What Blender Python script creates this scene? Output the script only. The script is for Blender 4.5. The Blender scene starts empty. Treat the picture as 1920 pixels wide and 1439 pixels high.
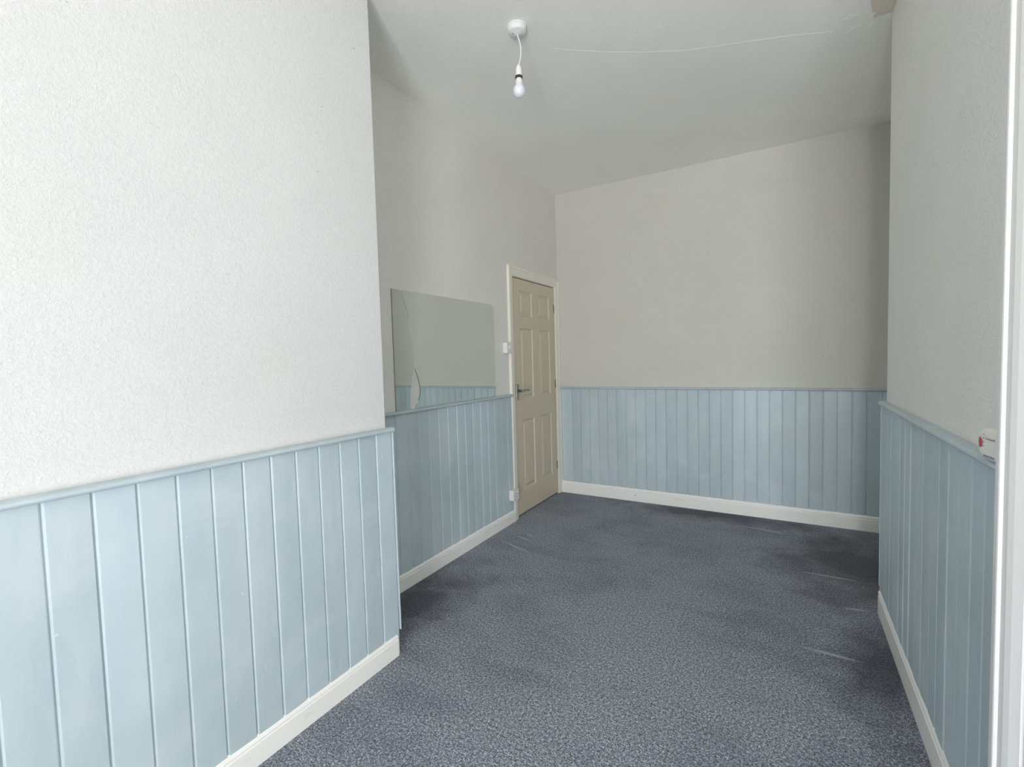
import bpy, bmesh, math, random
from mathutils import Vector, Matrix
random.seed(7)
S = bpy.context.scene
COL = S.collection
PI = math.pi

# ------------------------------------------------------------------ camera, light, exposure
F_PX = 875.6
YAW, PITCH, ROLL = map(math.radians, (30.425, -2.936, -1.586))
fw = Vector((-math.sin(YAW)*math.cos(PITCH), math.cos(YAW)*math.cos(PITCH), math.sin(PITCH)))
rt = Vector((math.cos(YAW), math.sin(YAW), 0)); up = rt.cross(fw)
rt2 = math.cos(ROLL)*rt + math.sin(ROLL)*up
up2 = -math.sin(ROLL)*rt + math.cos(ROLL)*up
cam = bpy.data.cameras.new('camera'); cam.sensor_width = 36; cam.lens = F_PX/1920*36
cam.clip_start = .02
co = bpy.data.objects.new('camera', cam); COL.objects.link(co)
M4 = Matrix.Identity(4)
for i in range(3):
    M4[i][0] = rt2[i]; M4[i][1] = up2[i]; M4[i][2] = -fw[i]
M4[0][3], M4[1][3], M4[2][3] = 0, 0, 1.3245
co.matrix_world = M4
S.camera = co

W = bpy.data.worlds.new('overcast_sky'); S.world = W; W.use_nodes = True
wn = W.node_tree.nodes; bg = wn['Background']
bg.inputs[0].default_value = (.86, .93, 1, 1); bg.inputs[1].default_value = 1.3

Y0 = -2.30                                   # inside face of the window wall behind the camera
WX0, WX1, WZ0, WZ1 = -.08, 1.12, .08, 2.40    # the glazed opening
def area(name, loc, rot, sx, sy, power, col):
    l = bpy.data.lights.new(name, 'AREA'); l.shape = 'RECTANGLE'; l.size = sx; l.size_y = sy
    l.energy = power; l.color = col
    o = bpy.data.objects.new(name, l); COL.objects.link(o); o.location = loc; o.rotation_euler = rot
    return o
area('window_daylight', ((WX0+WX1)/2, Y0-.42, 1.05), (PI/2+math.radians(24), 0, -math.radians(10)), 1.3, 2.3, 217, (.945, .96, 1))
S.view_settings.view_transform = 'Standard'; S.view_settings.look = 'None'
S.view_settings.exposure = 0.0; S.view_settings.gamma = 1; S.view_settings.use_curve_mapping = False
S.cycles.max_bounces = 14; S.cycles.diffuse_bounces = 10

# ------------------------------------------------------------------ room measures (metres)
XL, XN, YN = -1.928, -1.531, 1.490
XR, YR, XRR = .4257, 2.882, .66
D, H = 4.199, 2.896
ZRL, ZRN, ZRR = 1.0452, 1.0378, 1.0718       # rail tops: recess/back, near left, right

# ------------------------------------------------------------------ materials
def mat(name, col, rough=.6, metal=0, spec=.5):
    m = bpy.data.materials.new(name); m.use_nodes = True
    b = m.node_tree.nodes['Principled BSDF']
    b.inputs['Base Color'].default_value = (*col, 1); b.inputs['Roughness'].default_value = rough
    b.inputs['Metallic'].default_value = metal; b.inputs['Specular IOR Level'].default_value = spec
    return m
class NT:
    def __init__(s, m): s.t = m.node_tree; s.n = s.t.nodes; s.b = s.n['Principled BSDF']
    def add(s, typ, **kw):
        n = s.n.new(typ)
        for k, v in kw.items():
            if k.startswith('i_'): n.inputs[k[2:].replace('_', ' ')].default_value = v
            else: setattr(n, k, v)
        return n
    def link(s, a, b): s.t.links.new(a, b)
    def noise(s, scale, detail=3, rough=.55, stretch=None, dist=0, off=(0, 0, 0)):
        tc = s.add('ShaderNodeTexCoord'); mp = s.add('ShaderNodeMapping')
        s.link(tc.outputs['Object'], mp.inputs[0])
        mp.inputs['Location'].default_value = off
        if stretch: mp.inputs['Scale'].default_value = stretch
        n = s.add('ShaderNodeTexNoise', i_Scale=scale, i_Detail=detail, i_Roughness=rough, i_Distortion=dist)
        s.link(mp.outputs[0], n.inputs['Vector']); return n.outputs['Fac']
    def ramp(s, fac, stops):
        r = s.add('ShaderNodeValToRGB'); e = r.color_ramp.elements
        while len(e) < len(stops): e.new(.5)
        for k, (p, c) in enumerate(stops):
            e[k].position = p; e[k].color = (*c, 1) if len(c) == 3 else c
        s.link(fac, r.inputs[0]); return r.outputs[0]
    def mix(s, fac, a, b, typ='MIX'):
        m = s.add('ShaderNodeMix', data_type='RGBA', blend_type=typ)
        for i, v in ((0, fac), (6, a), (7, b)):
            if isinstance(v, (int, float)): m.inputs[i].default_value = v
            elif isinstance(v, tuple): m.inputs[i].default_value = (*v, 1)
            else: s.link(v, m.inputs[i])
        return m.outputs[2]
    def math(s, op, a, b):
        m = s.add('ShaderNodeMath', operation=op)
        for i, v in ((0, a), (1, b)):
            if isinstance(v, (int, float)): m.inputs[i].default_value = v
            else: s.link(v, m.inputs[i])
        return m.outputs[0]
    def bump(s, h, strength, dist, prev=None):
        b = s.add('ShaderNodeBump', i_Strength=strength, i_Distance=dist)
        s.link(h, b.inputs['Height'])
        if prev: s.link(prev, b.inputs['Normal'])
        return b.outputs[0]

def plaster(name, col, scale=110, strength=.85, dist=.0026):
    m = mat(name, col, .75, spec=.25); t = NT(m)
    big = t.noise(1.6, 3, .6)
    c = t.ramp(big, [(.3, tuple(x*.965 for x in col)), (.7, tuple(min(1, x*1.02) for x in col))])
    # worn, uneven emulsion: faint yellowish blotches
    bl = t.noise(2.3, 2, .5, off=(4.2, 1.1, .7))
    c = t.mix(t.ramp(bl, [(.60, (0, 0, 0)), (.78, (.45, .45, .45))]), c, (col[0], col[1]*.975, col[2]*.90))
    sp = t.noise(55, 1, .4, off=(1.2, 3.3, 2.1))   # sparse specks of dirt
    c = t.mix(t.ramp(sp, [(.815, (0, 0, 0)), (.83, (.5, .5, .5))]), c, (.35, .33, .30))
    t.link(c, t.b.inputs['Base Color'])
    n1 = t.noise(scale, 2, .6, dist=.6); n2 = t.noise(scale*3.2, 2, .6)
    h = t.math('ADD', n1, t.math('MULTIPLY', n2, .35))
    c = t.mix(1.0, c, t.ramp(h, [(.50, (.95, .95, .95)), (.80, (1, 1, 1))]), 'MULTIPLY'); t.link(c, t.b.inputs['Base Color'])  # texture hollows tinted darker, painting in relief shade the bump barely shows
    t.link(t.bump(h, strength, dist), t.b.inputs['Normal'])
    return m
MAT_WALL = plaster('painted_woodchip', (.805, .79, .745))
MAT_WALL_N = plaster('painted_woodchip_dimmed', (.735, .735, .73), strength=.6)  # same wall paint, colour lowered to offset the strong light here
MAT_WALL_R = plaster('painted_woodchip_coarse', (.90, .89, .85), 100, .95, .004)  # coarser texture; same paint, colour raised to make up for weak light
MAT_BACK = plaster('painted_wall_far_dim', (.655, .645, .595), 150, .25, .0012)  # same wall paint, darkened and warmed to paint in the dimmer far light
MAT_CEIL = plaster('ceiling_emulsion', (.93, .92, .865), 120, .22, .0012)

def paint_blue():
    base = (.50, .60, .65); m = mat('blue_grey_paint', base, .42, spec=.5); t = NT(m)
    at = t.add('ShaderNodeAttribute', attribute_name='tone')
    c = t.ramp(at.outputs['Fac'], [(0, tuple(x*.90 for x in base)), (1, tuple(x*1.09 for x in base))])
    st = t.noise(7, 4, .6, stretch=(1, 1, .16), dist=.4)      # long brushed strokes
    c = t.mix(t.ramp(st, [(.42, (0, 0, 0)), (.68, (.42, .42, .42))]), c, (.63, .71, .74))
    ch = t.noise(3.1, 4, .65, dist=.8, off=(2, 5, 1))          # chalky rubbed patches
    c = t.mix(t.ramp(ch, [(.50, (0, 0, 0)), (.70, (.50, .50, .50))]), c, (.63, .70, .73))
    gr = t.noise(2.2, 3, .6, off=(9, 2, 3))                    # greener, thinner coats
    c = t.mix(t.ramp(gr, [(.42, (0, 0, 0)), (.66, (.5, .5, .5))]), c, (.44, .53, .545))
    ck = t.noise(75, 1, .5, stretch=(1, 1, .6), off=(1, 7, 2))  # small chips of white
    c = t.mix(t.ramp(ck, [(.80, (0, 0, 0)), (.82, (.7, .7, .7))]), c, (.78, .80, .80))
    t.link(c, t.b.inputs['Base Color'])
    g = t.noise(60, 4, .65, stretch=(1, 1, .07)); g2 = t.noise(5, 2, .5)
    n = t.bump(g, .22, .0012); n = t.bump(g2, .35, .006, n)
    t.link(n, t.b.inputs['Normal'])
    r = t.ramp(ch, [(.3, (.36,)*3), (.7, (.55,)*3)]); t.link(r, t.b.inputs['Roughness'])
    return m
MAT_BLUE = paint_blue()

def gloss(name, col, rough=.35, dirt=(.55, .50, .42), amt=.25):
    m = mat(name, col, rough); t = NT(m)
    d = t.noise(9, 4, .65, stretch=(1, 1, 3))
    c = t.mix(t.ramp(d, [(.60, (0, 0, 0)), (.80, (amt,)*3)]), col, dirt)
    t.link(c, t.b.inputs['Base Color'])
    t.link(t.bump(t.noise(26, 2, .5), .15, .002), t.b.inputs['Normal'])
    return m
MAT_SKIRT = gloss('cream_white_gloss', (.93, .92, .885))
MAT_FRAME = gloss('cream_frame_gloss', (.86, .82, .73))
MAT_CASING = gloss('white_casing_gloss', (.84, .84, .82), amt=.08)
MAT_DOOR = gloss('beige_door_gloss', (.64, .565, .43), .42, (.50, .46, .28), .35)
MAT_PLASTIC = mat('white_plastic', (.80, .79, .78), .35)
MAT_PLASTIC_G = mat('warm_white_plastic', (.84, .81, .78), .4)
MAT_DARK = mat('dark_plastic', (.03, .03, .03), .4)
MAT_HOLE = mat('dark_gap', (.02, .02, .018), .9)
MAT_METAL = mat('brushed_chrome', (.36, .35, .33), .28, 1)
MAT_SCREW = mat('dull_steel', (.25, .24, .22), .5, .8)
MAT_HINGE = mat('overpainted_hinge', (.26, .23, .18), .5)
MAT_BULB = mat('opal_bulb_glass', (.80, .80, .84), .18); 
MAT_BULB.node_tree.nodes['Principled BSDF'].inputs['Subsurface Weight'].default_value = .25
MAT_BULB.node_tree.nodes['Principled BSDF'].inputs['Subsurface Radius'].default_value = (.02, .02, .02)
MAT_MIRROR = mat('silvered_glass', (.75, .78, .74), .015, 1)
MAT_EDGE = mat('ground_glass_edge', (.85, .88, .86), .25)
MAT_GLASSDARK = mat('dark_glass_edge', (.10, .12, .11), .3)
MAT_RED = mat('red_button', (.42, .05, .055), .3)
MAT_INK = mat('grey_print', (.30, .30, .30), .6)
MAT_ALARM = mat('alarm_plastic', (.80, .79, .75), .3)
MAT_STAIN = plaster('bare_stained_plaster', (.74, .68, .59), 90, .4, .002)

STROKES = [(-1.827, 2.854, -1.476, 2.735), (-1.779, 2.983, -1.56, 2.92), (-1.712, 3.053, -1.606, 3.009), (-.329, 3.917, -.009, 3.889),
           (.049, 3.239, .40, 3.241), (.244, 2.86, .38, 2.891), (.037, 2.395, .297, 2.387), (-.219, 3.907, .025, 3.871)]
def carpet():
    cm = m = mat('charcoal_blue_carpet', (.13, .14, .17), .95, spec=.1); t = NT(m)
    n1 = t.noise(170, 3, .8); n2 = t.noise(420, 2, .7, off=(3, 1, 0))
    f = t.math('ADD', t.math('ADD', t.math('MULTIPLY', n1, .45), t.math('MULTIPLY', n2, .35)), t.math('MULTIPLY', t.noise(90, 2, .7, off=(6, 4, 0)), .20))
    c = t.ramp(f, [(.41, (.016, .020, .030)), (.465, (.095, .110, .140)), (.525, (.31, .34, .39)), (.595, (.84, .88, .95))])
    # pile brushed this way and that: darker drifts where it lies away, shade painted in along the walls, light sweeper strokes
    tc = t.add('ShaderNodeTexCoord'); P = tc.outputs['Object']
    a = t.noise(1.3, 4, .6, dist=.5, off=(1.7, .3, 0)); b = t.noise(3.2, 4, .65, stretch=(.8, 1.6, 1), dist=.4)
    v = t.math('ADD', t.math('MULTIPLY', a, .55), t.math('MULTIPLY', b, .45))
    c = t.mix(1.0, c, t.ramp(v, [(.38, (.70, .71, .75)), (.52, (.95, .96, .97)), (.64, (1.0, 1.0, 1.0))]), 'MULTIPLY')
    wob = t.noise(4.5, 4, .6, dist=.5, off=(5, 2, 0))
    nap_shade = None
    for (x, y, rx, ry) in ((.42, 3.45, .62, .75), (-.45, 4.10, 1.15, .22), (-1.80, 1.85, .34, .75), (.40, 2.35, .28, .55)):  # flattened pile plus shade painted into the colour at wall feet and alcove
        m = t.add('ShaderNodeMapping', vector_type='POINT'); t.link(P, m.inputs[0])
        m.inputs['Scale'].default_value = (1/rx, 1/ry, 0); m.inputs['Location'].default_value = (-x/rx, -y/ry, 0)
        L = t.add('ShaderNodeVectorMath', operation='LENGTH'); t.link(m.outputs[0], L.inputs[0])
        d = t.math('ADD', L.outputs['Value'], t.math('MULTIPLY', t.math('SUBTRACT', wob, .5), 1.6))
        nap_shade = d if nap_shade is None else t.math('MINIMUM', nap_shade, d)
    c = t.mix(1.0, c, t.ramp(nap_shade, [(.25, (.27, .28, .31)), (1.0, (1.0, 1.0, 1.0))]), 'MULTIPLY')
    st_ = None
    for (x0, y0, x1, y1) in STROKES:
        ln = math.hypot(x1-x0, y1-y0); ux, uy = (x1-x0)/ln, (y1-y0)/ln
        m = t.add('ShaderNodeMapping', vector_type='POINT'); t.link(P, m.inputs[0])
        m.inputs['Location'].default_value = (-(x0+x1)/2, -(y0+y1)/2, 0)
        m2 = t.add('ShaderNodeMapping', vector_type='POINT'); t.link(m.outputs[0], m2.inputs[0])
        m2.inputs['Rotation'].default_value = (0, 0, -math.atan2(uy, ux))
        m3 = t.add('ShaderNodeMapping', vector_type='POINT'); t.link(m2.outputs[0], m3.inputs[0])
        m3.inputs['Scale'].default_value = (2/ln, 1/.014, 0)
        L = t.add('ShaderNodeVectorMath', operation='LENGTH'); t.link(m3.outputs[0], L.inputs[0])
        st_ = L.outputs['Value'] if st_ is None else t.math('MINIMUM', st_, L.outputs['Value'])
    k = t.math('MULTIPLY', t.ramp(st_, [(.3, (.9, .9, .9)), (1.0, (0, 0, 0))]), t.ramp(f, [(.42, (.3,)*3), (.55, (1,)*3)]))
    c = t.mix(k, c, (.52, .55, .60))
    t.link(c, t.b.inputs['Base Color'])
    t.b.inputs['Sheen Weight'].default_value = .25; t.b.inputs['Sheen Roughness'].default_value = .5
    n = t.bump(f, .9, .006); n = t.bump(b, .3, .02, n)
    t.link(n, t.b.inputs['Normal'])
    return cm
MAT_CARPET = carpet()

# ------------------------------------------------------------------ mesh helpers
def box(bm, x0, x1, y0, y1, z0, z1):
    vs = [bm.verts.new((x, y, z)) for z in (z0, z1) for y in (y0, y1) for x in (x0, x1)]
    for f in ((0, 2, 3, 1), (4, 5, 7, 6), (0, 1, 5, 4), (1, 3, 7, 5), (3, 2, 6, 7), (2, 0, 4, 6)):
        bm.faces.new([vs[i] for i in f])
def prism(bm, pts, f0, f1, caps=True):
    """pts: closed 2D outline; f0/f1 map a 2D point to 3D at both ends."""
    a = [bm.verts.new(f0(p)) for p in pts]; b = [bm.verts.new(f1(p)) for p in pts]
    n = len(pts)
    for i in range(n): bm.faces.new((a[i], a[(i+1) % n], b[(i+1) % n], b[i]))
    if caps:
        bm.faces.new(a[::-1]); bm.faces.new(b)
def lathe(bm, prof, c=(0, 0, 0), n=32, axis='z'):
    rings = []
    for r, h in prof:
        ring = []
        for i in range(n):
            t = 2*PI*i/n; p = (r*math.cos(t), r*math.sin(t), h)
            if axis == 'x': p = (h, r*math.cos(t), r*math.sin(t))
            ring.append(bm.verts.new((c[0]+p[0], c[1]+p[1], c[2]+p[2])))
        rings.append(ring)
    for a, b in zip(rings, rings[1:]):
        for i in range(n): bm.faces.new((a[i], a[(i+1) % n], b[(i+1) % n], b[i]))
    bm.faces.new(rings[0][::-1]); bm.faces.new(rings[-1])
def tube(bm, pts, r, n=10):
    pts = [Vector(p) for p in pts]; rings = []
    for i, p in enumerate(pts):
        d = (pts[min(i+1, len(pts)-1)] - pts[max(i-1, 0)]).normalized()
        a = d.orthogonal().normalized() if i == 0 else (pa - d*pa.dot(d)).normalized()
        pa = a; b = d.cross(a)
        rings.append([bm.verts.new(p + r*(math.cos(2*PI*k/n)*a + math.sin(2*PI*k/n)*b)) for k in range(n)])
    for a, b in zip(rings, rings[1:]):
        for i in range(n): bm.faces.new((a[i], a[(i+1) % n], b[(i+1) % n], b[i]))
    bm.faces.new(rings[0][::-1]); bm.faces.new(rings[-1])
def obj(name, bm, m, parent=None, bevel=0, smooth=False, seg=2, **props):
    bmesh.ops.recalc_face_normals(bm, faces=bm.faces)
    me = bpy.data.meshes.new(name); bm.to_mesh(me); bm.free()
    o = bpy.data.objects.new(name, me); COL.objects.link(o)
    for mm in (m if isinstance(m, (list, tuple)) else [m]): me.materials.append(mm)
    if bevel:
        b = o.modifiers.new('bevel', 'BEVEL'); b.width = bevel; b.segments = seg; b.limit_method = 'ANGLE'
        b.angle_limit = math.radians(40)
    if smooth:
        for p in me.polygons: p.use_smooth = True
        me.set_sharp_from_angle(angle=math.radians(40))
    if parent:
        o.parent = parent; o.matrix_parent_inverse = Matrix.Translation(-parent.location)
    for k, v in props.items(): o[k] = v
    return o
def empty(name, loc, **props):
    o = bpy.data.objects.new(name, None); COL.objects.link(o); o.location = loc; o.empty_display_size = .05
    for k, v in props.items(): o[k] = v
    return o
def st(label, cat): return dict(kind='structure', label=label, category=cat)
def N(): return bmesh.new()

# ------------------------------------------------------------------ shell
LB, RB, XB = XL-.12, XRR+.12, 1.75
RE = XB+.12
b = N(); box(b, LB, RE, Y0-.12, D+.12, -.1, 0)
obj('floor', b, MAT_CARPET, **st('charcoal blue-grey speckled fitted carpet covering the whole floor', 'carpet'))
b = N(); box(b, LB, RE, Y0-.12, D+.12, H, H+.1)
ceil = obj('ceiling', b, MAT_CEIL, **st('plain off-white painted ceiling with a faint paper seam', 'ceiling'))
b = N(); box(b, LB, XN, Y0, YN, 0, H)
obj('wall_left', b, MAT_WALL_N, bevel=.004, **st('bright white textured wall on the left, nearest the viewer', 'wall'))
DY0, DY1, DZ = 3.322, 4.146, 2.012                                   # doorway in the recess wall
b = N(); box(b, LB, XL, YN, DY0, 0, H); box(b, LB, XL, DY0, DY1, DZ, H); box(b, LB, XL, DY1, D, 0, H)
obj('wall_left_recess', b, MAT_WALL, **st('pale set-back wall holding the broken mirror and the panel door', 'wall'))
b = N(); box(b, LB, RB, D, D+.12, 0, H)
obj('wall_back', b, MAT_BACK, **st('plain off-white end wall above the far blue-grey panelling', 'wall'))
b = N(); box(b, XRR, RB, YR, D, 0, H)
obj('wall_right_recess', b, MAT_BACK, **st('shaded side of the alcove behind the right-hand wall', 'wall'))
RY1 = 1.213                                                            # where the right-hand wall stops beside the camera
b = N(); box(b, XR, RB, RY1, YR, 0, H); box(b, RB, RE, RY1, RY1+.12, 0, H)
obj('wall_right', b, MAT_WALL_R, bevel=.004, **st('coarsely textured pale wall on the right, above the alarm', 'wall'))
b = N(); box(b, XB, RE, Y0, RY1, 0, H)
obj('wall_right_bay', b, MAT_WALL, **st('side wall to the right of the viewer, out of the picture', 'wall'))
b = N(); box(b, LB, RE, Y0-.12, Y0, 0, WZ0); box(b, LB, RE, Y0-.12, Y0, WZ1, H)
box(b, LB, WX0, Y0-.12, Y0, WZ0, WZ1); box(b, WX1, RE, Y0-.12, Y0, WZ0, WZ1)
obj('wall_front', b, MAT_WALL, **st('wall with the window, behind the viewer', 'wall'))
# window (behind the camera): frame with a mullion and a transom
b = N(); yw0, yw1 = Y0-.09, Y0-.04
box(b, WX0, WX0+.05, yw0, yw1, WZ0, WZ1); box(b, WX1-.05, WX1, yw0, yw1, WZ0, WZ1)
box(b, WX0+.05, WX1-.05, yw0, yw1, WZ0, WZ0+.05); box(b, WX0+.05, WX1-.05, yw0, yw1, WZ1-.05, WZ1)
mx = (WX0+WX1)/2; box(b, mx-.025, mx+.025, yw0, yw1, WZ0+.05, WZ1-.05)
win = obj('window_1', b, MAT_CASING, **st('white framed window behind the viewer', 'window'))
b = N(); box(b, WX0-.03, WX1+.03, Y0, Y0+.06, WZ0-.03, WZ0); obj('window_sill', b, MAT_CASING, win, .004)

# faint seam of the ceiling paper, a raised hairline of filler
def strip(bm, pts, w, h, z, sgn=-1):
    for (x0, y0), (x1, y1) in zip(pts, pts[1:]):
        d = Vector((x1-x0, y1-y0)).normalized(); n = Vector((-d.y, d.x))*w/2
        vs = [bm.verts.new(v) for v in ((x0+n.x, y0+n.y, z), (x1+n.x, y1+n.y, z), (x1-n.x, y1-n.y, z), (x0-n.x, y0-n.y, z),
              (x0, y0, z+sgn*h), (x1, y1, z+sgn*h))]
        for f in ((0, 1, 5, 4), (3, 4, 5, 2), (0, 4, 3), (1, 2, 5)): bm.faces.new([vs[i] for i in f])
b = N(); strip(b, [(-1.02, 2.245), (-.973, 2.288), (-.818, 2.408), (-.655, 2.518), (-.439, 2.637), (-.174, 2.731), (.012, 2.80), (.193, 2.88)], .004, .0010, H)
obj('paper_seam', b, MAT_CEIL, ceil)
# bare, damp-stained patch with lifted flakes where ceiling meets the right-hand wall corner
b = N()
pts = [(.30, 2.60), (.325, 2.715), (.331, 2.757), (.341, 2.802), (.350, 2.842), (.360, 2.878), (.374, 2.868), (.389, 2.872), (.4255, 2.872), (.4255, 2.60)]
prism(b, pts, lambda p: (p[0], p[1], H), lambda p: (p[0], p[1], H-.0015))
obj('bare_patch', b, MAT_STAIN, ceil)
def flake(cx, cy, L, w, ang, lift):
    bm = N(); d = Vector((math.cos(ang), math.sin(ang))); n = Vector((-d.y, d.x)); rows = []
    for i in range(6):
        t = i/5; z = H-.0018-lift*t**1.7; ww = w*(1-.75*t)*(.8+.2*math.sin(5*t))
        p = Vector((cx, cy))+d*L*t
        rows.append([bm.verts.new((p.x+n.x*s*ww, p.y+n.y*s*ww, z+dz)) for s, dz in ((-1, 0), (1, 0), (1, -.0009), (-1, -.0009))])
    for r0, r1 in zip(rows, rows[1:]):
        for k in range(4): bm.faces.new((r0[k], r0[(k+1) % 4], r1[(k+1) % 4], r1[k]))
    bm.faces.new(rows[0]); bm.faces.new(rows[-1])
    obj('paint_flake', bm, MAT_CEIL, ceil, smooth=True)
flake(.358, 2.830, .022, .007, 2.6, .010); flake(.358, 2.905, .022, .006, 2.2, .009)
flake(.29, 2.80, .035, .007, 3.0, .006); flake(.265, 2.79, .03, .006, 2.7, .005); flake(.31, 2.90, .05, .008, 2.9, .004)

# ------------------------------------------------------------------ boarding, rails, skirtings
def boarding(name, axis, side, wall, s_edges, z0, z1, th, label, corner=None, cornerz=None):
    """boards running up; axis = run direction ('x'/'y'); wall = plane coord; side = +1/-1 into the room."""
    bm = N(); lay = []
    rnd = random.Random(len(s_edges)*13+int(th*1e4))
    for s0, s1 in zip(s_edges, s_edges[1:]):
        g, bv, dp = .0014, .0048, .0042
        tt = th + rnd.uniform(-.0008, .0008); tw = rnd.uniform(-.0008, .0008)
        zt = z1
        pr = [(s0+g*.2, 0), (s0+g, 0.0), (s0+g, tt-dp), (s0+g+bv*.45, tt-dp*.35), (s0+g+bv, tt-tw), ((s0+s1)/2, tt+.0004),
              (s1-g-bv*.8, tt+tw), (s1-g-bv*.3, tt-dp*.35), (s1-g, tt-dp), (s1-g, 0)]
        pr = pr[1:]
        if axis == 'y': f = lambda z: (lambda p: (wall+side*p[1], p[0], z))
        else: f = lambda z: (lambda p: (p[0], wall+side*p[1], z))
        k0 = len(bm.faces); prism(bm, pr, f(z0), f(zt)); bm.faces.ensure_lookup_table()
        tone = rnd.random(); lay += [tone]*(len(bm.faces)-k0)
    # dark ground behind the joints
    o = None
    a, c = s_edges[0], s_edges[-1]
    k0 = len(bm.faces)
    if axis == 'y': box(bm, *sorted((wall, wall+side*(th-.0050))), a, c, z0, z1-.001)
    else: box(bm, a, c, *sorted((wall, wall+side*(th-.0050))), z0, z1-.001)
    lay += [0.0]*(len(bm.faces)-k0)
    bmesh.ops.recalc_face_normals(bm, faces=bm.faces)
    o = obj(name, bm, MAT_BLUE, **st(label, 'wall panelling'))
    at = o.data.attributes.new('tone', 'FLOAT', 'FACE')
    for i, v in enumerate(lay): at.data[i].value = v
    return o
def rail(name, axis, side, wall, a, c, zt, label, out=.038, nose0=False, nose1=False):
    bm = N(); t = .02
    pr = [(0, -t), (out-.016, -t), (out-.010, -t+.0015), (out-.003, -t+.004), (out, -t*.55), (out-.002, -t*.2), (out-.008, -.001), (out-.014, 0), (0, 0)]
    def f(s, k=0): return (lambda p: ((wall+side*p[0], s-k*max(0, p[0]-out*.55)*.9, zt+p[1]) if axis == 'y' else (s-k*max(0, p[0]-out*.55)*.9, wall+side*p[0], zt+p[1])))
    prism(bm, pr, f(a, -1 if nose0 else 0), f(c, 1 if nose1 else 0))
    # small cove under the nosing
    cv = [(0, -t-.006), (.018, -t-.006), (.022, -t), (0, -t)]
    return obj(name, bm, MAT_BLUE, bevel=.0012, **st(label, 'dado rail'))
def skirting(name, axis, side, wall, a, c, h, label, t=.022, f=None):
    bm = N()
    pr = [(0, 0), (t, 0), (t, h*.74), (t-.0035, h*.76), (t-.0035, h*.80), (t, h*.825), (t-.001, h*.87), (t-.006, h*.94), (t-.014, h), (0, h)]
    def g(s): return (lambda p: ((wall+side*p[0], s, p[1]) if axis == 'y' else (s, wall+side*p[0], p[1])))
    prism(bm, pr, g(a), g(c))
    return obj(name, bm, MAT_SKIRT, bevel=.001, **st(label, 'skirting board'))

near = [Y0+.002] + [1.510-.0950*k for k in range(42, -1, -1)]
near = [y for y in near if y >= Y0]
near[0] = Y0
T1 = boarding('trim_1', 'y', 1, XN, near, 0, ZRN-.02, .016, 'pale blue-grey boarding low on the bright left wall nearest the viewer')
rec = [YN]+[2.041-.0945+.0945*k for k in range(-4, 14) if YN+.02 < 2.041-.0945+.0945*k < 3.22]+[3.246]
boarding('trim_2', 'y', 1, XL, rec, 0, ZRL-.02, .012, 'blue-grey boarding below the broken mirror, left of the door')
bk = [XL+.022]+[-1.788+.0883*k for k in range(0, 28) if -1.788+.0883*k < XRR-.02]+[XRR]
boarding('trim_3', 'x', -1, D, bk, 0, ZRL-.02, .012, 'blue-grey boarding along the far end wall')
rgt = [1.335]+[1.405+.0952*k for k in range(0, 16) if 1.405+.0952*k < 2.86]+[2.897]
T4 = boarding('trim_4', 'y', -1, XR, rgt, 0, ZRR-.02, .018, 'blue-grey boarding low on the right-hand wall under the alarm')
rail('trim_5', 'y', 1, XN, Y0, 1.522, ZRN, 'blue-grey shelf-like rail on the bright left wall nearest the viewer', nose1=True)
rail('trim_6', 'y', 1, XL, YN, 3.246, ZRL, 'blue-grey rail running under the broken mirror to the door', .034)
rail('trim_7', 'x', -1, D, XL+.022, XRR, ZRL, 'blue-grey rail across the far end wall', .030)
rail('trim_8', 'y', -1, XR, 1.335, 2.884, ZRR, 'blue-grey rail on the right-hand wall carrying the alarm', nose1=True)
skirting('baseboard_left', 'y', 1, XN, Y0, YN+.003, .100, 'white skirting under the nearest left-hand boarding', .024)
skirting('baseboard_left_recess', 'y', 1, XL, YN, 3.246, .100, 'white skirting below the mirror wall, ending at the door')
BB = skirting('baseboard_back', 'x', -1, D, XL+.022, XRR, .118, 'white skirting along the far end wall')
skirting('baseboard_right', 'y', -1, XR, 1.335, 2.884, .128, 'white skirting under the right-hand boarding', .025)
# corner beads closing the outer board ends, the left one coming away at the bottom
def corner(par, x0, x1, ys, ye, z0, z1, jag=0):
    bm = N(); n = 14; rows = []
    for i in range(n+1):
        z = z0+(z1-z0)*i/n; k = max(0, 1-i/4)*jag
        j = k*(.5+.5*math.sin(i*2.3))
        rows.append([bm.verts.new(v) for v in ((x0, ys+j, z), (x1, ys+j+k*.3, z), (x1, ye+k*.2, z), (x0, ye+k*.2, z))])
    for r0, r1 in zip(rows, rows[1:]):
        for k in range(4): bm.faces.new((r0[k], r0[(k+1) % 4], r1[(k+1) % 4], r1[k]))
    bm.faces.new(rows[0]); bm.faces.new(rows[-1])
    o = obj('corner_bead', bm, MAT_BLUE, par, bevel=.002)
    at = o.data.attributes.new('tone', 'FLOAT', 'FACE')
    for d in at.data: d.value = .9
corner(T1, XN-.0, XN+.0175, 1.5112, 1.520, .108, ZRN-.02, .004)
corner(T4, XR-.0195, XR, 2.898, 2.906, .135, ZRR-.02)
# screw in the far skirting, filled knots in the boards
b = N(); lathe(b, [(.0045, 0), (.0045, -.0012), (.002, -.002)], (0, 0, 0), 12)
bmesh.ops.rotate(b, verts=b.verts, matrix=Matrix.Rotation(-PI/2, 3, 'X'), cent=(0, 0, 0))
bmesh.ops.translate(b, verts=b.verts, vec=(-1.183, D-.022, .058))
obj('screw', b, MAT_SCREW, BB)

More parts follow.
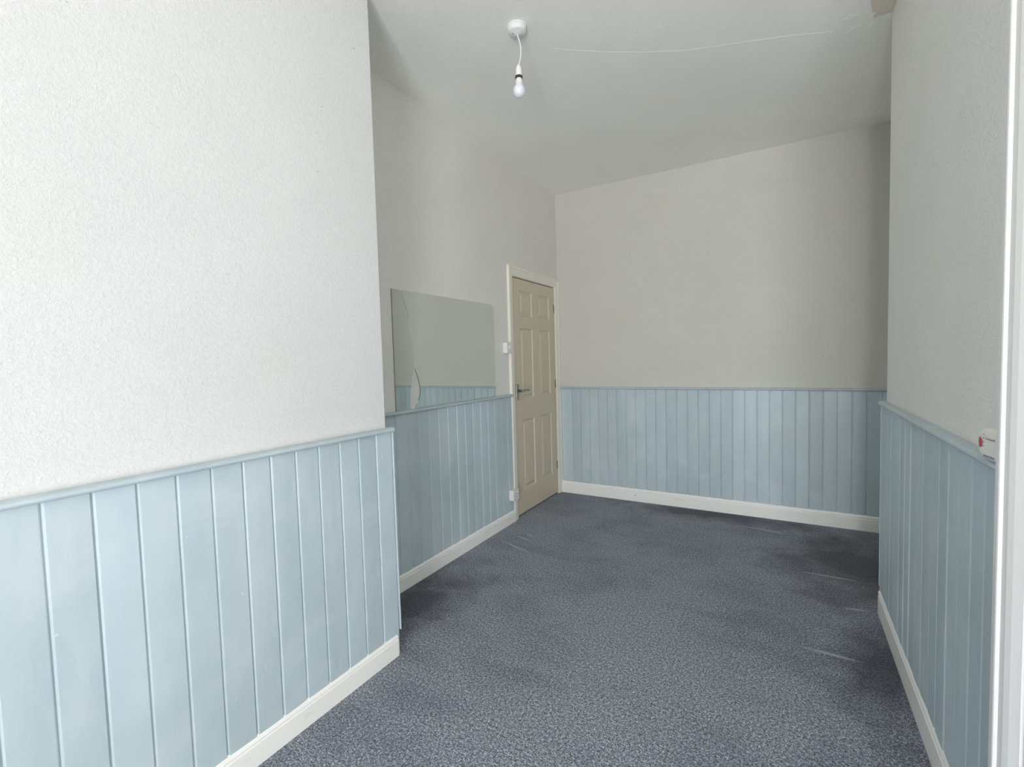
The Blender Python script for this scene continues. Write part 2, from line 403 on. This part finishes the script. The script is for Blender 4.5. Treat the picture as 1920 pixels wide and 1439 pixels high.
# ------------------------------------------------------------------ doors
def vcasing(bm, prof, x_wall, side, y_out, ydir, z0, z1):
    prism(bm, prof, lambda p: (x_wall+side*p[1], y_out+ydir*p[0], z0), lambda p: (x_wall+side*p[1], y_out+ydir*p[0], z1))
d1 = empty('door_1', (XL, 3.734, 0), **st('closed beige six-panel door in the far left corner', 'door'))
A = [(0, 0), (0, .019), (.004, .0215), (.018, .0215), (.022, .017), (.050, .014), (.066, .011), (.076, .008), (.076, 0)]
b = N(); ya = 3.246; zt = 2.086
def frame_mesh():
    bm = N()
    # mitred head and two legs following one profile
    L0 = lambda p: (XL+p[1], ya+p[0], 0.0); L1 = lambda p: (XL+p[1], ya+p[0], zt-p[0])
    R1 = lambda p: (XL+p[1], min(D-.0005, 4.222-p[0]) if False else 4.206-p[0]*.93-.008, zt-p[0]); R0 = lambda p: (R1(p)[0], R1(p)[1], 0)
    prism(bm, A, L0, L1); prism(bm, A, L1, R1); prism(bm, A, R1, R0)
    return bm
fr = obj('door_frame', frame_mesh(), MAT_FRAME, d1)
b = N()   # lining and stop inside the doorway
box(b, XL-.11, XL, DY0, DY0+.010, 0, DZ); box(b, XL-.11, XL, DY1-.010, DY1, 0, DZ); box(b, XL-.11, XL, DY0+.010, DY1-.010, DZ-.006, DZ)
box(b, XL-.075, XL-.050, DY0+.010, DY0+.024, 0, DZ-.006); box(b, XL-.075, XL-.050, DY1-.024, DY1-.010, 0, DZ-.006)
box(b, XL-.11, XL-.075, DY0+.010, DY1-.010, 0, DZ-.006)
obj('door_lining', b, MAT_FRAME, fr)
# leaf: front skin gridded around six raised-and-fielded panels
def leaf():
    bm = N(); y0, y1, z0, z1 = 3.3375, 4.1305, .012, 1.998
    xf = XL-.004; xb = XL-.044
    ys = [y0, 3.450, 3.672, 3.795, 4.017, y1]
    zs = [z0, .212, .806, .990, 1.586, 1.690, 1.903, z1]
    # levels inside a panel: (inset, depth)
    lv = [(0, 0), (.007, -.009), (.015, -.011), (.036, -.002), (.040, -.0012)]
    V = {}
    def v(y, z, x=0.0):
        k = (round(y, 5), round(z, 5), round(x, 5))
        if k not in V: V[k] = bm.verts.new((xf+x, y, z))
        return V[k]
    for i in range(5):
        for j in range(7):
            a, c, e, g = ys[i], ys[i+1], zs[j], zs[j+1]
            if i in (1, 3) and j in (1, 3, 5):
                prev = None
                for ins, dp in lv:
                    q = [v(a+ins, e+ins, dp), v(c-ins, e+ins, dp), v(c-ins, g-ins, dp), v(a+ins, g-ins, dp)]
                    if prev:
                        for k in range(4): bm.faces.new((prev[k], prev[(k+1) % 4], q[(k+1) % 4], q[k]))
                    prev = q
                bm.faces.new(prev)
            else: bm.faces.new((v(a, e), v(c, e), v(c, g), v(a, g)))
    bk_ = [bm.verts.new((xb, y, z)) for y, z in ((y0, z0), (y1, z0), (y1, z1), (y0, z1))]
    bm.faces.new(bk_[::-1])
    bot = [v(y, z0) for y in ys]; top = [v(y, z1) for y in ys]
    lef = [v(y0, z) for z in zs]; rig = [v(y1, z) for z in zs]
    bm.faces.new(bot+[bk_[1], bk_[0]]); bm.faces.new(top+[bk_[2], bk_[3]])
    bm.faces.new(lef+[bk_[3], bk_[0]]); bm.faces.new(rig+[bk_[2], bk_[1]])
    return bm
lf = obj('door_leaf', leaf(), MAT_DOOR, d1, bevel=.002)
b = N(); box(b, XL-.004, XL+.004, 3.347, 3.387, .985, 1.118)
obj('handle_plate', b, MAT_METAL, lf, .002, label='dull chrome latch plate')
b = N(); lathe(b, [(.010, .004), (.010, .040), (.011, .044), (.011, .056), (.008, .060)], (XL, 3.367, 1.062), 20, 'x')
hp = [(XL+.050, 3.365+t*.112, 1.062+.003*math.sin(t*3)) for t in [i/8 for i in range(9)]]
tube(b, hp, .0085, 12)
obj('lever_handle', b, MAT_METAL, lf, smooth=True, label='dull chrome lever')
for z in (.285, 1.08, 1.80):
    b = N(); lathe(b, [(.0045, -.038), (.0045, .038)], (XL+.002, 4.1335, z), 12)
    box(b, XL-.004, XL-.0025, 4.108, 4.1335, z-.038, z+.038)
    obj('hinge', b, MAT_HINGE, lf, smooth=True)

# moulded casing closing the end of the right-hand wall, at the picture's edge
C = [(0, 0), (0, .048), (.002, .050), (.020, .050), (.0215, .0485), (.023, .0495), (.026, .0525), (.030, .0535), (.034, .0525), (.037, .050), (.039, .0475), (.046, .047),
     (.058, .046), (.074, .042), (.098, .0335), (.101, .0275), (.104, .0295), (.118, .026), (.120, .026)]
b = N(); yo = 1.333; yi = RY1-.02
C = C+[(.134, .030), (.140, .026), (.140, -.022), (.120, -.022), (.120, 0)]
prism(b, C, lambda p: (XR-p[1], yo-p[0], 0.0), lambda p: (XR-p[1], yo-p[0], H))
obj('trim_9', b, MAT_CASING, **st('white moulded upright casing at the right edge of the picture', 'moulding'))

# ------------------------------------------------------------------ pendant light
cx, cy = -1.100, 2.012
E = empty('ceiling_light', (cx, cy, H), label='bare white pendant bulb on a short flex hanging from the ceiling', category='ceiling light')
b = N(); lathe(b, [(.047, 0), (.047, -.004), (.044, -.006), (.044, -.022), (.041, -.027), (.030, -.031), (.012, -.034), (.007, -.037), (.003, -.037)], (cx, cy, H), 48)
rose = obj('ceiling_rose', b, MAT_PLASTIC, E, smooth=True)
b = N(); lathe(b, [(.003, -.030), (.0035, -.0325), (.001, -.034)], (cx-.016, cy-.012, H), 12); obj('screw', b, MAT_SCREW, rose, smooth=True)
b = N(); P = []
for i in range(17):
    t = i/16; s = math.sin(t*PI)
    P.append((cx+.013*s+.003*t, cy+.006*s, H-.036-.146*t))
tube(b, P, .0031, 10)
obj('flex_cord', b, MAT_PLASTIC, E, smooth=True)
bx_, by_, bz = cx+.003, cy, H-.175
b = N(); lathe(b, [(.004, 0), (.008, -.003), (.0125, -.014), (.0145, -.022), (.0150, -.024), (.0150, -.027), (.0142, -.028), (.0158, -.050), (.0158, -.0535)], (bx_, by_, bz), 32)
lh = obj('lamp_holder', b, MAT_PLASTIC_G, E, smooth=True)
b = N(); lathe(b, [(.0160, -.0535), (.0178, -.054), (.0178, -.0635), (.0160, -.064)], (bx_, by_, bz), 32)
obj('shade_ring', b, MAT_DARK, lh, smooth=True, label='black ring at the foot of the holder')
b = N(); lathe(b, [(.0125, -.064), (.0145, -.066), (.0155, -.080), (.0175, -.088)], (bx_, by_, bz), 32)
obj('bulb_base', b, MAT_PLASTIC_G, E, smooth=True)
b = N(); pr = [(.0172, -.088), (.0185, -.093)]
for i in range(13):
    a = -.55+i*(PI/2+.55)/12
    pr.append((max(.0006, .0290*math.cos(a)), -.1210-.0300*math.sin(a)))
pr = [pr[0], (.0195, -.0965)]+[q for q in pr[2:] if q[1] < -.0995]
lathe(b, pr, (bx_, by_, bz), 40)
obj('light_bulb', b, MAT_BULB, E, smooth=True)

# ------------------------------------------------------------------ broken mirror
mz0, mz1, my0, my1 = ZRL+.0005, 1.7455, 1.9575, 3.030
MR = empty('wall_mirror', (XL, (my0+my1)/2, mz0), label='large frameless mirror with a cracked, partly missing left corner, standing on the rail', category='mirror')
crack = [(2.033, mz1), (2.048, 1.700), (2.073, 1.640), (2.090, 1.586), (2.105, 1.520), (2.117, 1.450), (2.127, 1.371), (2.130, 1.330), (2.125, 1.290)]
leafL = [(2.108, 1.240), (2.094, 1.195), (2.084, 1.150), (2.079, 1.100), (2.080, mz0)]
leafR = [(2.142, 1.255), (2.158, 1.215), (2.168, 1.170), (2.169, 1.140), (2.164, 1.115), (2.150, 1.092), (2.135, 1.078), (2.128, 1.072), (2.120, 1.071), (2.113, 1.058), (2.104, mz0)]
def pane(name, outline, x0, x1, tilt=0, cen=0, label=None):
    bm = N()
    a = [bm.verts.new((x0, y, z)) for y, z in outline]
    c = [bm.verts.new((x1+tilt*(y-cen), y, z)) for y, z in outline]
    n = len(a); fs = []
    f = bm.faces.new(c); f.material_index = 0
    g = bm.faces.new(a[::-1]); g.material_index = 1
    for i in range(n):
        q = bm.faces.new((a[i], a[(i+1) % n], c[(i+1) % n], c[i])); q.material_index = 1 if abs(a[i].co.z-a[(i+1) % n].co.z) < .02 else 2
    o = obj(name, bm, [MAT_MIRROR, MAT_EDGE, MAT_GLASSDARK], MR)
    if label: o['label'] = label
    return o
g = .0011
left = [(my0, mz0), (2.078, mz0)]+[(y-g, z) for y, z in leafL[::-1][1:]]+[(y-g, z) for y, z in crack[::-1]]+[(my0, mz1)]
right = [(y+g, z) for y, z in crack]+leafR+[(my1, mz0), (my1, mz1)]
shard = pane('mirror_shard', left, XL+.0005, XL+.006, .006, 2.08, 'narrow broken-off left piece of mirror glass')
pane_ = pane('mirror_pane', right, XL+.0005, XL+.0055)
def white_edge(par, line, w, x):
    bm = N(); rows = []
    for i, (y, z) in enumerate(line):
        k = w*(.65+.35*math.sin(i*1.9))
        rows.append([bm.verts.new((xx, y+dy, z)) for xx, dy in ((x, -k), (x, 0), (x-.0045, .0002), (x-.0045, -k))])
    for r0, r1 in zip(rows, rows[1:]):
        for k in range(4): bm.faces.new((r0[k], r0[(k+1) % 4], r1[(k+1) % 4], r1[k]))
    bm.faces.new(rows[0]); bm.faces.new(rows[-1])
    obj('chip_glint_edge', bm, MAT_EDGE, par, label='white edge of the glass: chips along the crack, painted glint at right')
white_edge(shard, [(y-g+.0012, z) for y, z in crack[3:]+leafL], .0026, XL+.0066)
white_edge(pane_, [(my1+.0003, mz0+.001), (my1+.0003, 1.30), (my1+.0003, 1.52), (my1+.0003, mz1-.001)], .0042, XL+.0058)  # unbroken right edge: the light it catches painted as a white strip
for (y, z) in ((2.030, mz1-.002), (3.026, mz1-.008)):
    b = N(); box(b, XL, XL+.0085, y-.006, y+.006, z-.007, z+.007)
    obj('mirror_clip', b, MAT_PLASTIC, MR, .002)

# ------------------------------------------------------------------ switch and socket by the door
def rounded(bm, x0, x1, y0, y1, z0, z1): box(bm, x0, x1, y0, y1, z0, z1)
sw = empty('light_switch', (XL, 3.20, 1.42), label='white surface-mounted light switch overlapping the door frame at head height', category='light switch')
y0, z0 = 3.158, 1.376; s = .086
b = N(); box(b, XL+.0001, XL+.030, y0+.001, y0+s-.001, z0+.001, z0+s-.001); obj('back_box', b, MAT_PLASTIC, sw, .002)
b = N(); box(b, XL+.0302, XL+.038, y0, y0+s, z0, z0+s); fp = obj('face_plate', b, MAT_PLASTIC, sw, .003)
for k in (0, 1):
    yy = y0+s/2-.021+k*.024; b = N()
    prism(b, [(0, -.014), (.003, -.014), (.0075, .014), (0, .014)], lambda p: (XL+.038+p[0], yy, z0+s/2+p[1]), lambda p: (XL+.038+p[0], yy+.018, z0+s/2+p[1]))
    obj('rocker', b, MAT_PLASTIC, fp, .001)
for yy in (y0+.011, y0+s-.011):
    b = N(); lathe(b, [(.0036, 0), (.0036, .0010), (.002, .0016)], (XL+.0378, yy, z0+s/2), 14, 'x'); obj('screw', b, MAT_SCREW, fp, smooth=True)
so = empty('wall_socket', (XL, 3.21, .23), label='white surface-mounted power socket low beside the door above the skirting', category='power socket')
y0, z0 = 3.168, .190; xb = XL+.0125; dd = .043
b = N(); box(b, xb, xb+dd-.009, y0+.001, y0+s-.001, z0+.001, z0+s-.001); obj('back_box', b, MAT_PLASTIC, so, .002)
b = N(); box(b, xb+dd-.0088, xb+dd, y0, y0+s, z0, z0+s); fp = obj('face_plate', b, MAT_PLASTIC, so, .003)
b = N(); X = xb+dd-.0003; yc = y0+s/2; zc = z0+s/2-.004
for (a, c, w, h) in ((yc, zc+.014, .004, .008), (yc-.011, zc-.006, .0065, .004), (yc+.011, zc-.006, .0065, .004)):
    box(b, X, X+.0006, a-w/2, a+w/2, c-h/2, c+h/2)
obj('pin_holes', b, MAT_HOLE, fp)
b = N(); box(b, xb+dd, xb+dd+.004, yc+.020, yc+.032, z0+s-.028, z0+s-.010); obj('rocker', b, MAT_PLASTIC, fp, .001)
for yy in (y0+.009, y0+s-.009):
    b = N(); lathe(b, [(.0036, 0), (.0036, .0010), (.002, .0016)], (xb+dd-.0002, yy, z0+s/2), 14, 'x'); obj('screw', b, MAT_SCREW, fp, smooth=True)

# ------------------------------------------------------------------ carbon monoxide alarm on the right-hand rail
AX, AY, AZ = .3985, 1.397, ZRR+.0005
al = empty('gas_alarm', (AX, AY, AZ), label='small rounded white alarm with a red button, standing on the right-hand rail', category='alarm')
def superbox(bm, cx, cy, cz, hx, hy, hz, e=4.5, n=48, dome=.35):
    """pillow-shaped housing: superellipse outline in y/z, front (−x) domed."""
    rings = []
    prof = [(1.0, 0.93), (.6, 1.0), (.1, 1.0), (-.45, .985), (-.75, .93), (-.92, .84), (-1.0, .70), (-1.04, .40), (-1.05, .10)]
    for px, k in prof:
        r = []
        for i in range(n):
            t = 2*PI*i/n; c, s_ = math.cos(t), math.sin(t)
            q = (abs(c)**e+abs(s_)**e)**(-1/e)
            r.append(bm.verts.new((cx+hx*px, cy+hy*k*q*c, cz+hz*k*q*s_)))
        rings.append(r)
    for a, c in zip(rings, rings[1:]):
        for i in range(n): bm.faces.new((a[i], a[(i+1) % n], c[(i+1) % n], c[i]))
    bm.faces.new(rings[0]); bm.faces.new(rings[-1][::-1])
b = N(); hh = .0365; superbox(b, AX, AY, AZ+hh, .0146, .056, hh, 3.2)
hs = obj('alarm_housing', b, MAT_ALARM, al, smooth=True)
xf = AX-.0146*1.04
al.rotation_euler = (0, 0, math.radians(8))
b = N(); lathe(b, [(.0120, .0035), (.0120, -.0008), (.0105, -.0016), (.0012, -.0022)], (xf+.0015, AY+.040, AZ+hh+.001), 28, 'x'); 
bmesh.ops.rotate(b, verts=b.verts, matrix=Matrix.Rotation(math.radians(-14), 3, 'Z'), cent=(xf, AY+.040, 0))
obj('test_button', b, MAT_RED, al, smooth=True, label='red round test button')
for k in range(4):
    b = N(); lathe(b, [(.0013, 0), (.0013, -.0012)], (xf-.0002, AY+.022, AZ+hh+.021-.0085*k), 10, 'x'); obj('indicator_light', b, MAT_INK, al)
b = N()
for k in range(7): box(b, xf-.0004, xf+.001, AY+.002-.0062*k+.018, AY+.0052-.0062*k+.018, AZ+.008, AZ+.0125)
obj('sounder_slots', b, MAT_INK, al)
tc = bpy.data.curves.new('maker_name', 'FONT'); tc.body = 'Honeywell'; tc.size = .0082; tc.extrude = .0001; tc.align_x = 'CENTER'
to = bpy.data.objects.new('tmp', tc); COL.objects.link(to)
bpy.context.view_layer.update()
me = bpy.data.meshes.new_from_object(to.evaluated_get(bpy.context.evaluated_depsgraph_get()))
bpy.data.objects.remove(to)
b = N(); b.from_mesh(me)
# reads from inside the room: text x axis -> -y, text y -> z, facing -x
for v_ in b.verts:
    x_, y_, z_ = v_.co; v_.co = (xf-.0009-z_, AY-.004-x_, AZ+.047+y_)
obj('maker_name', b, MAT_INK, al)
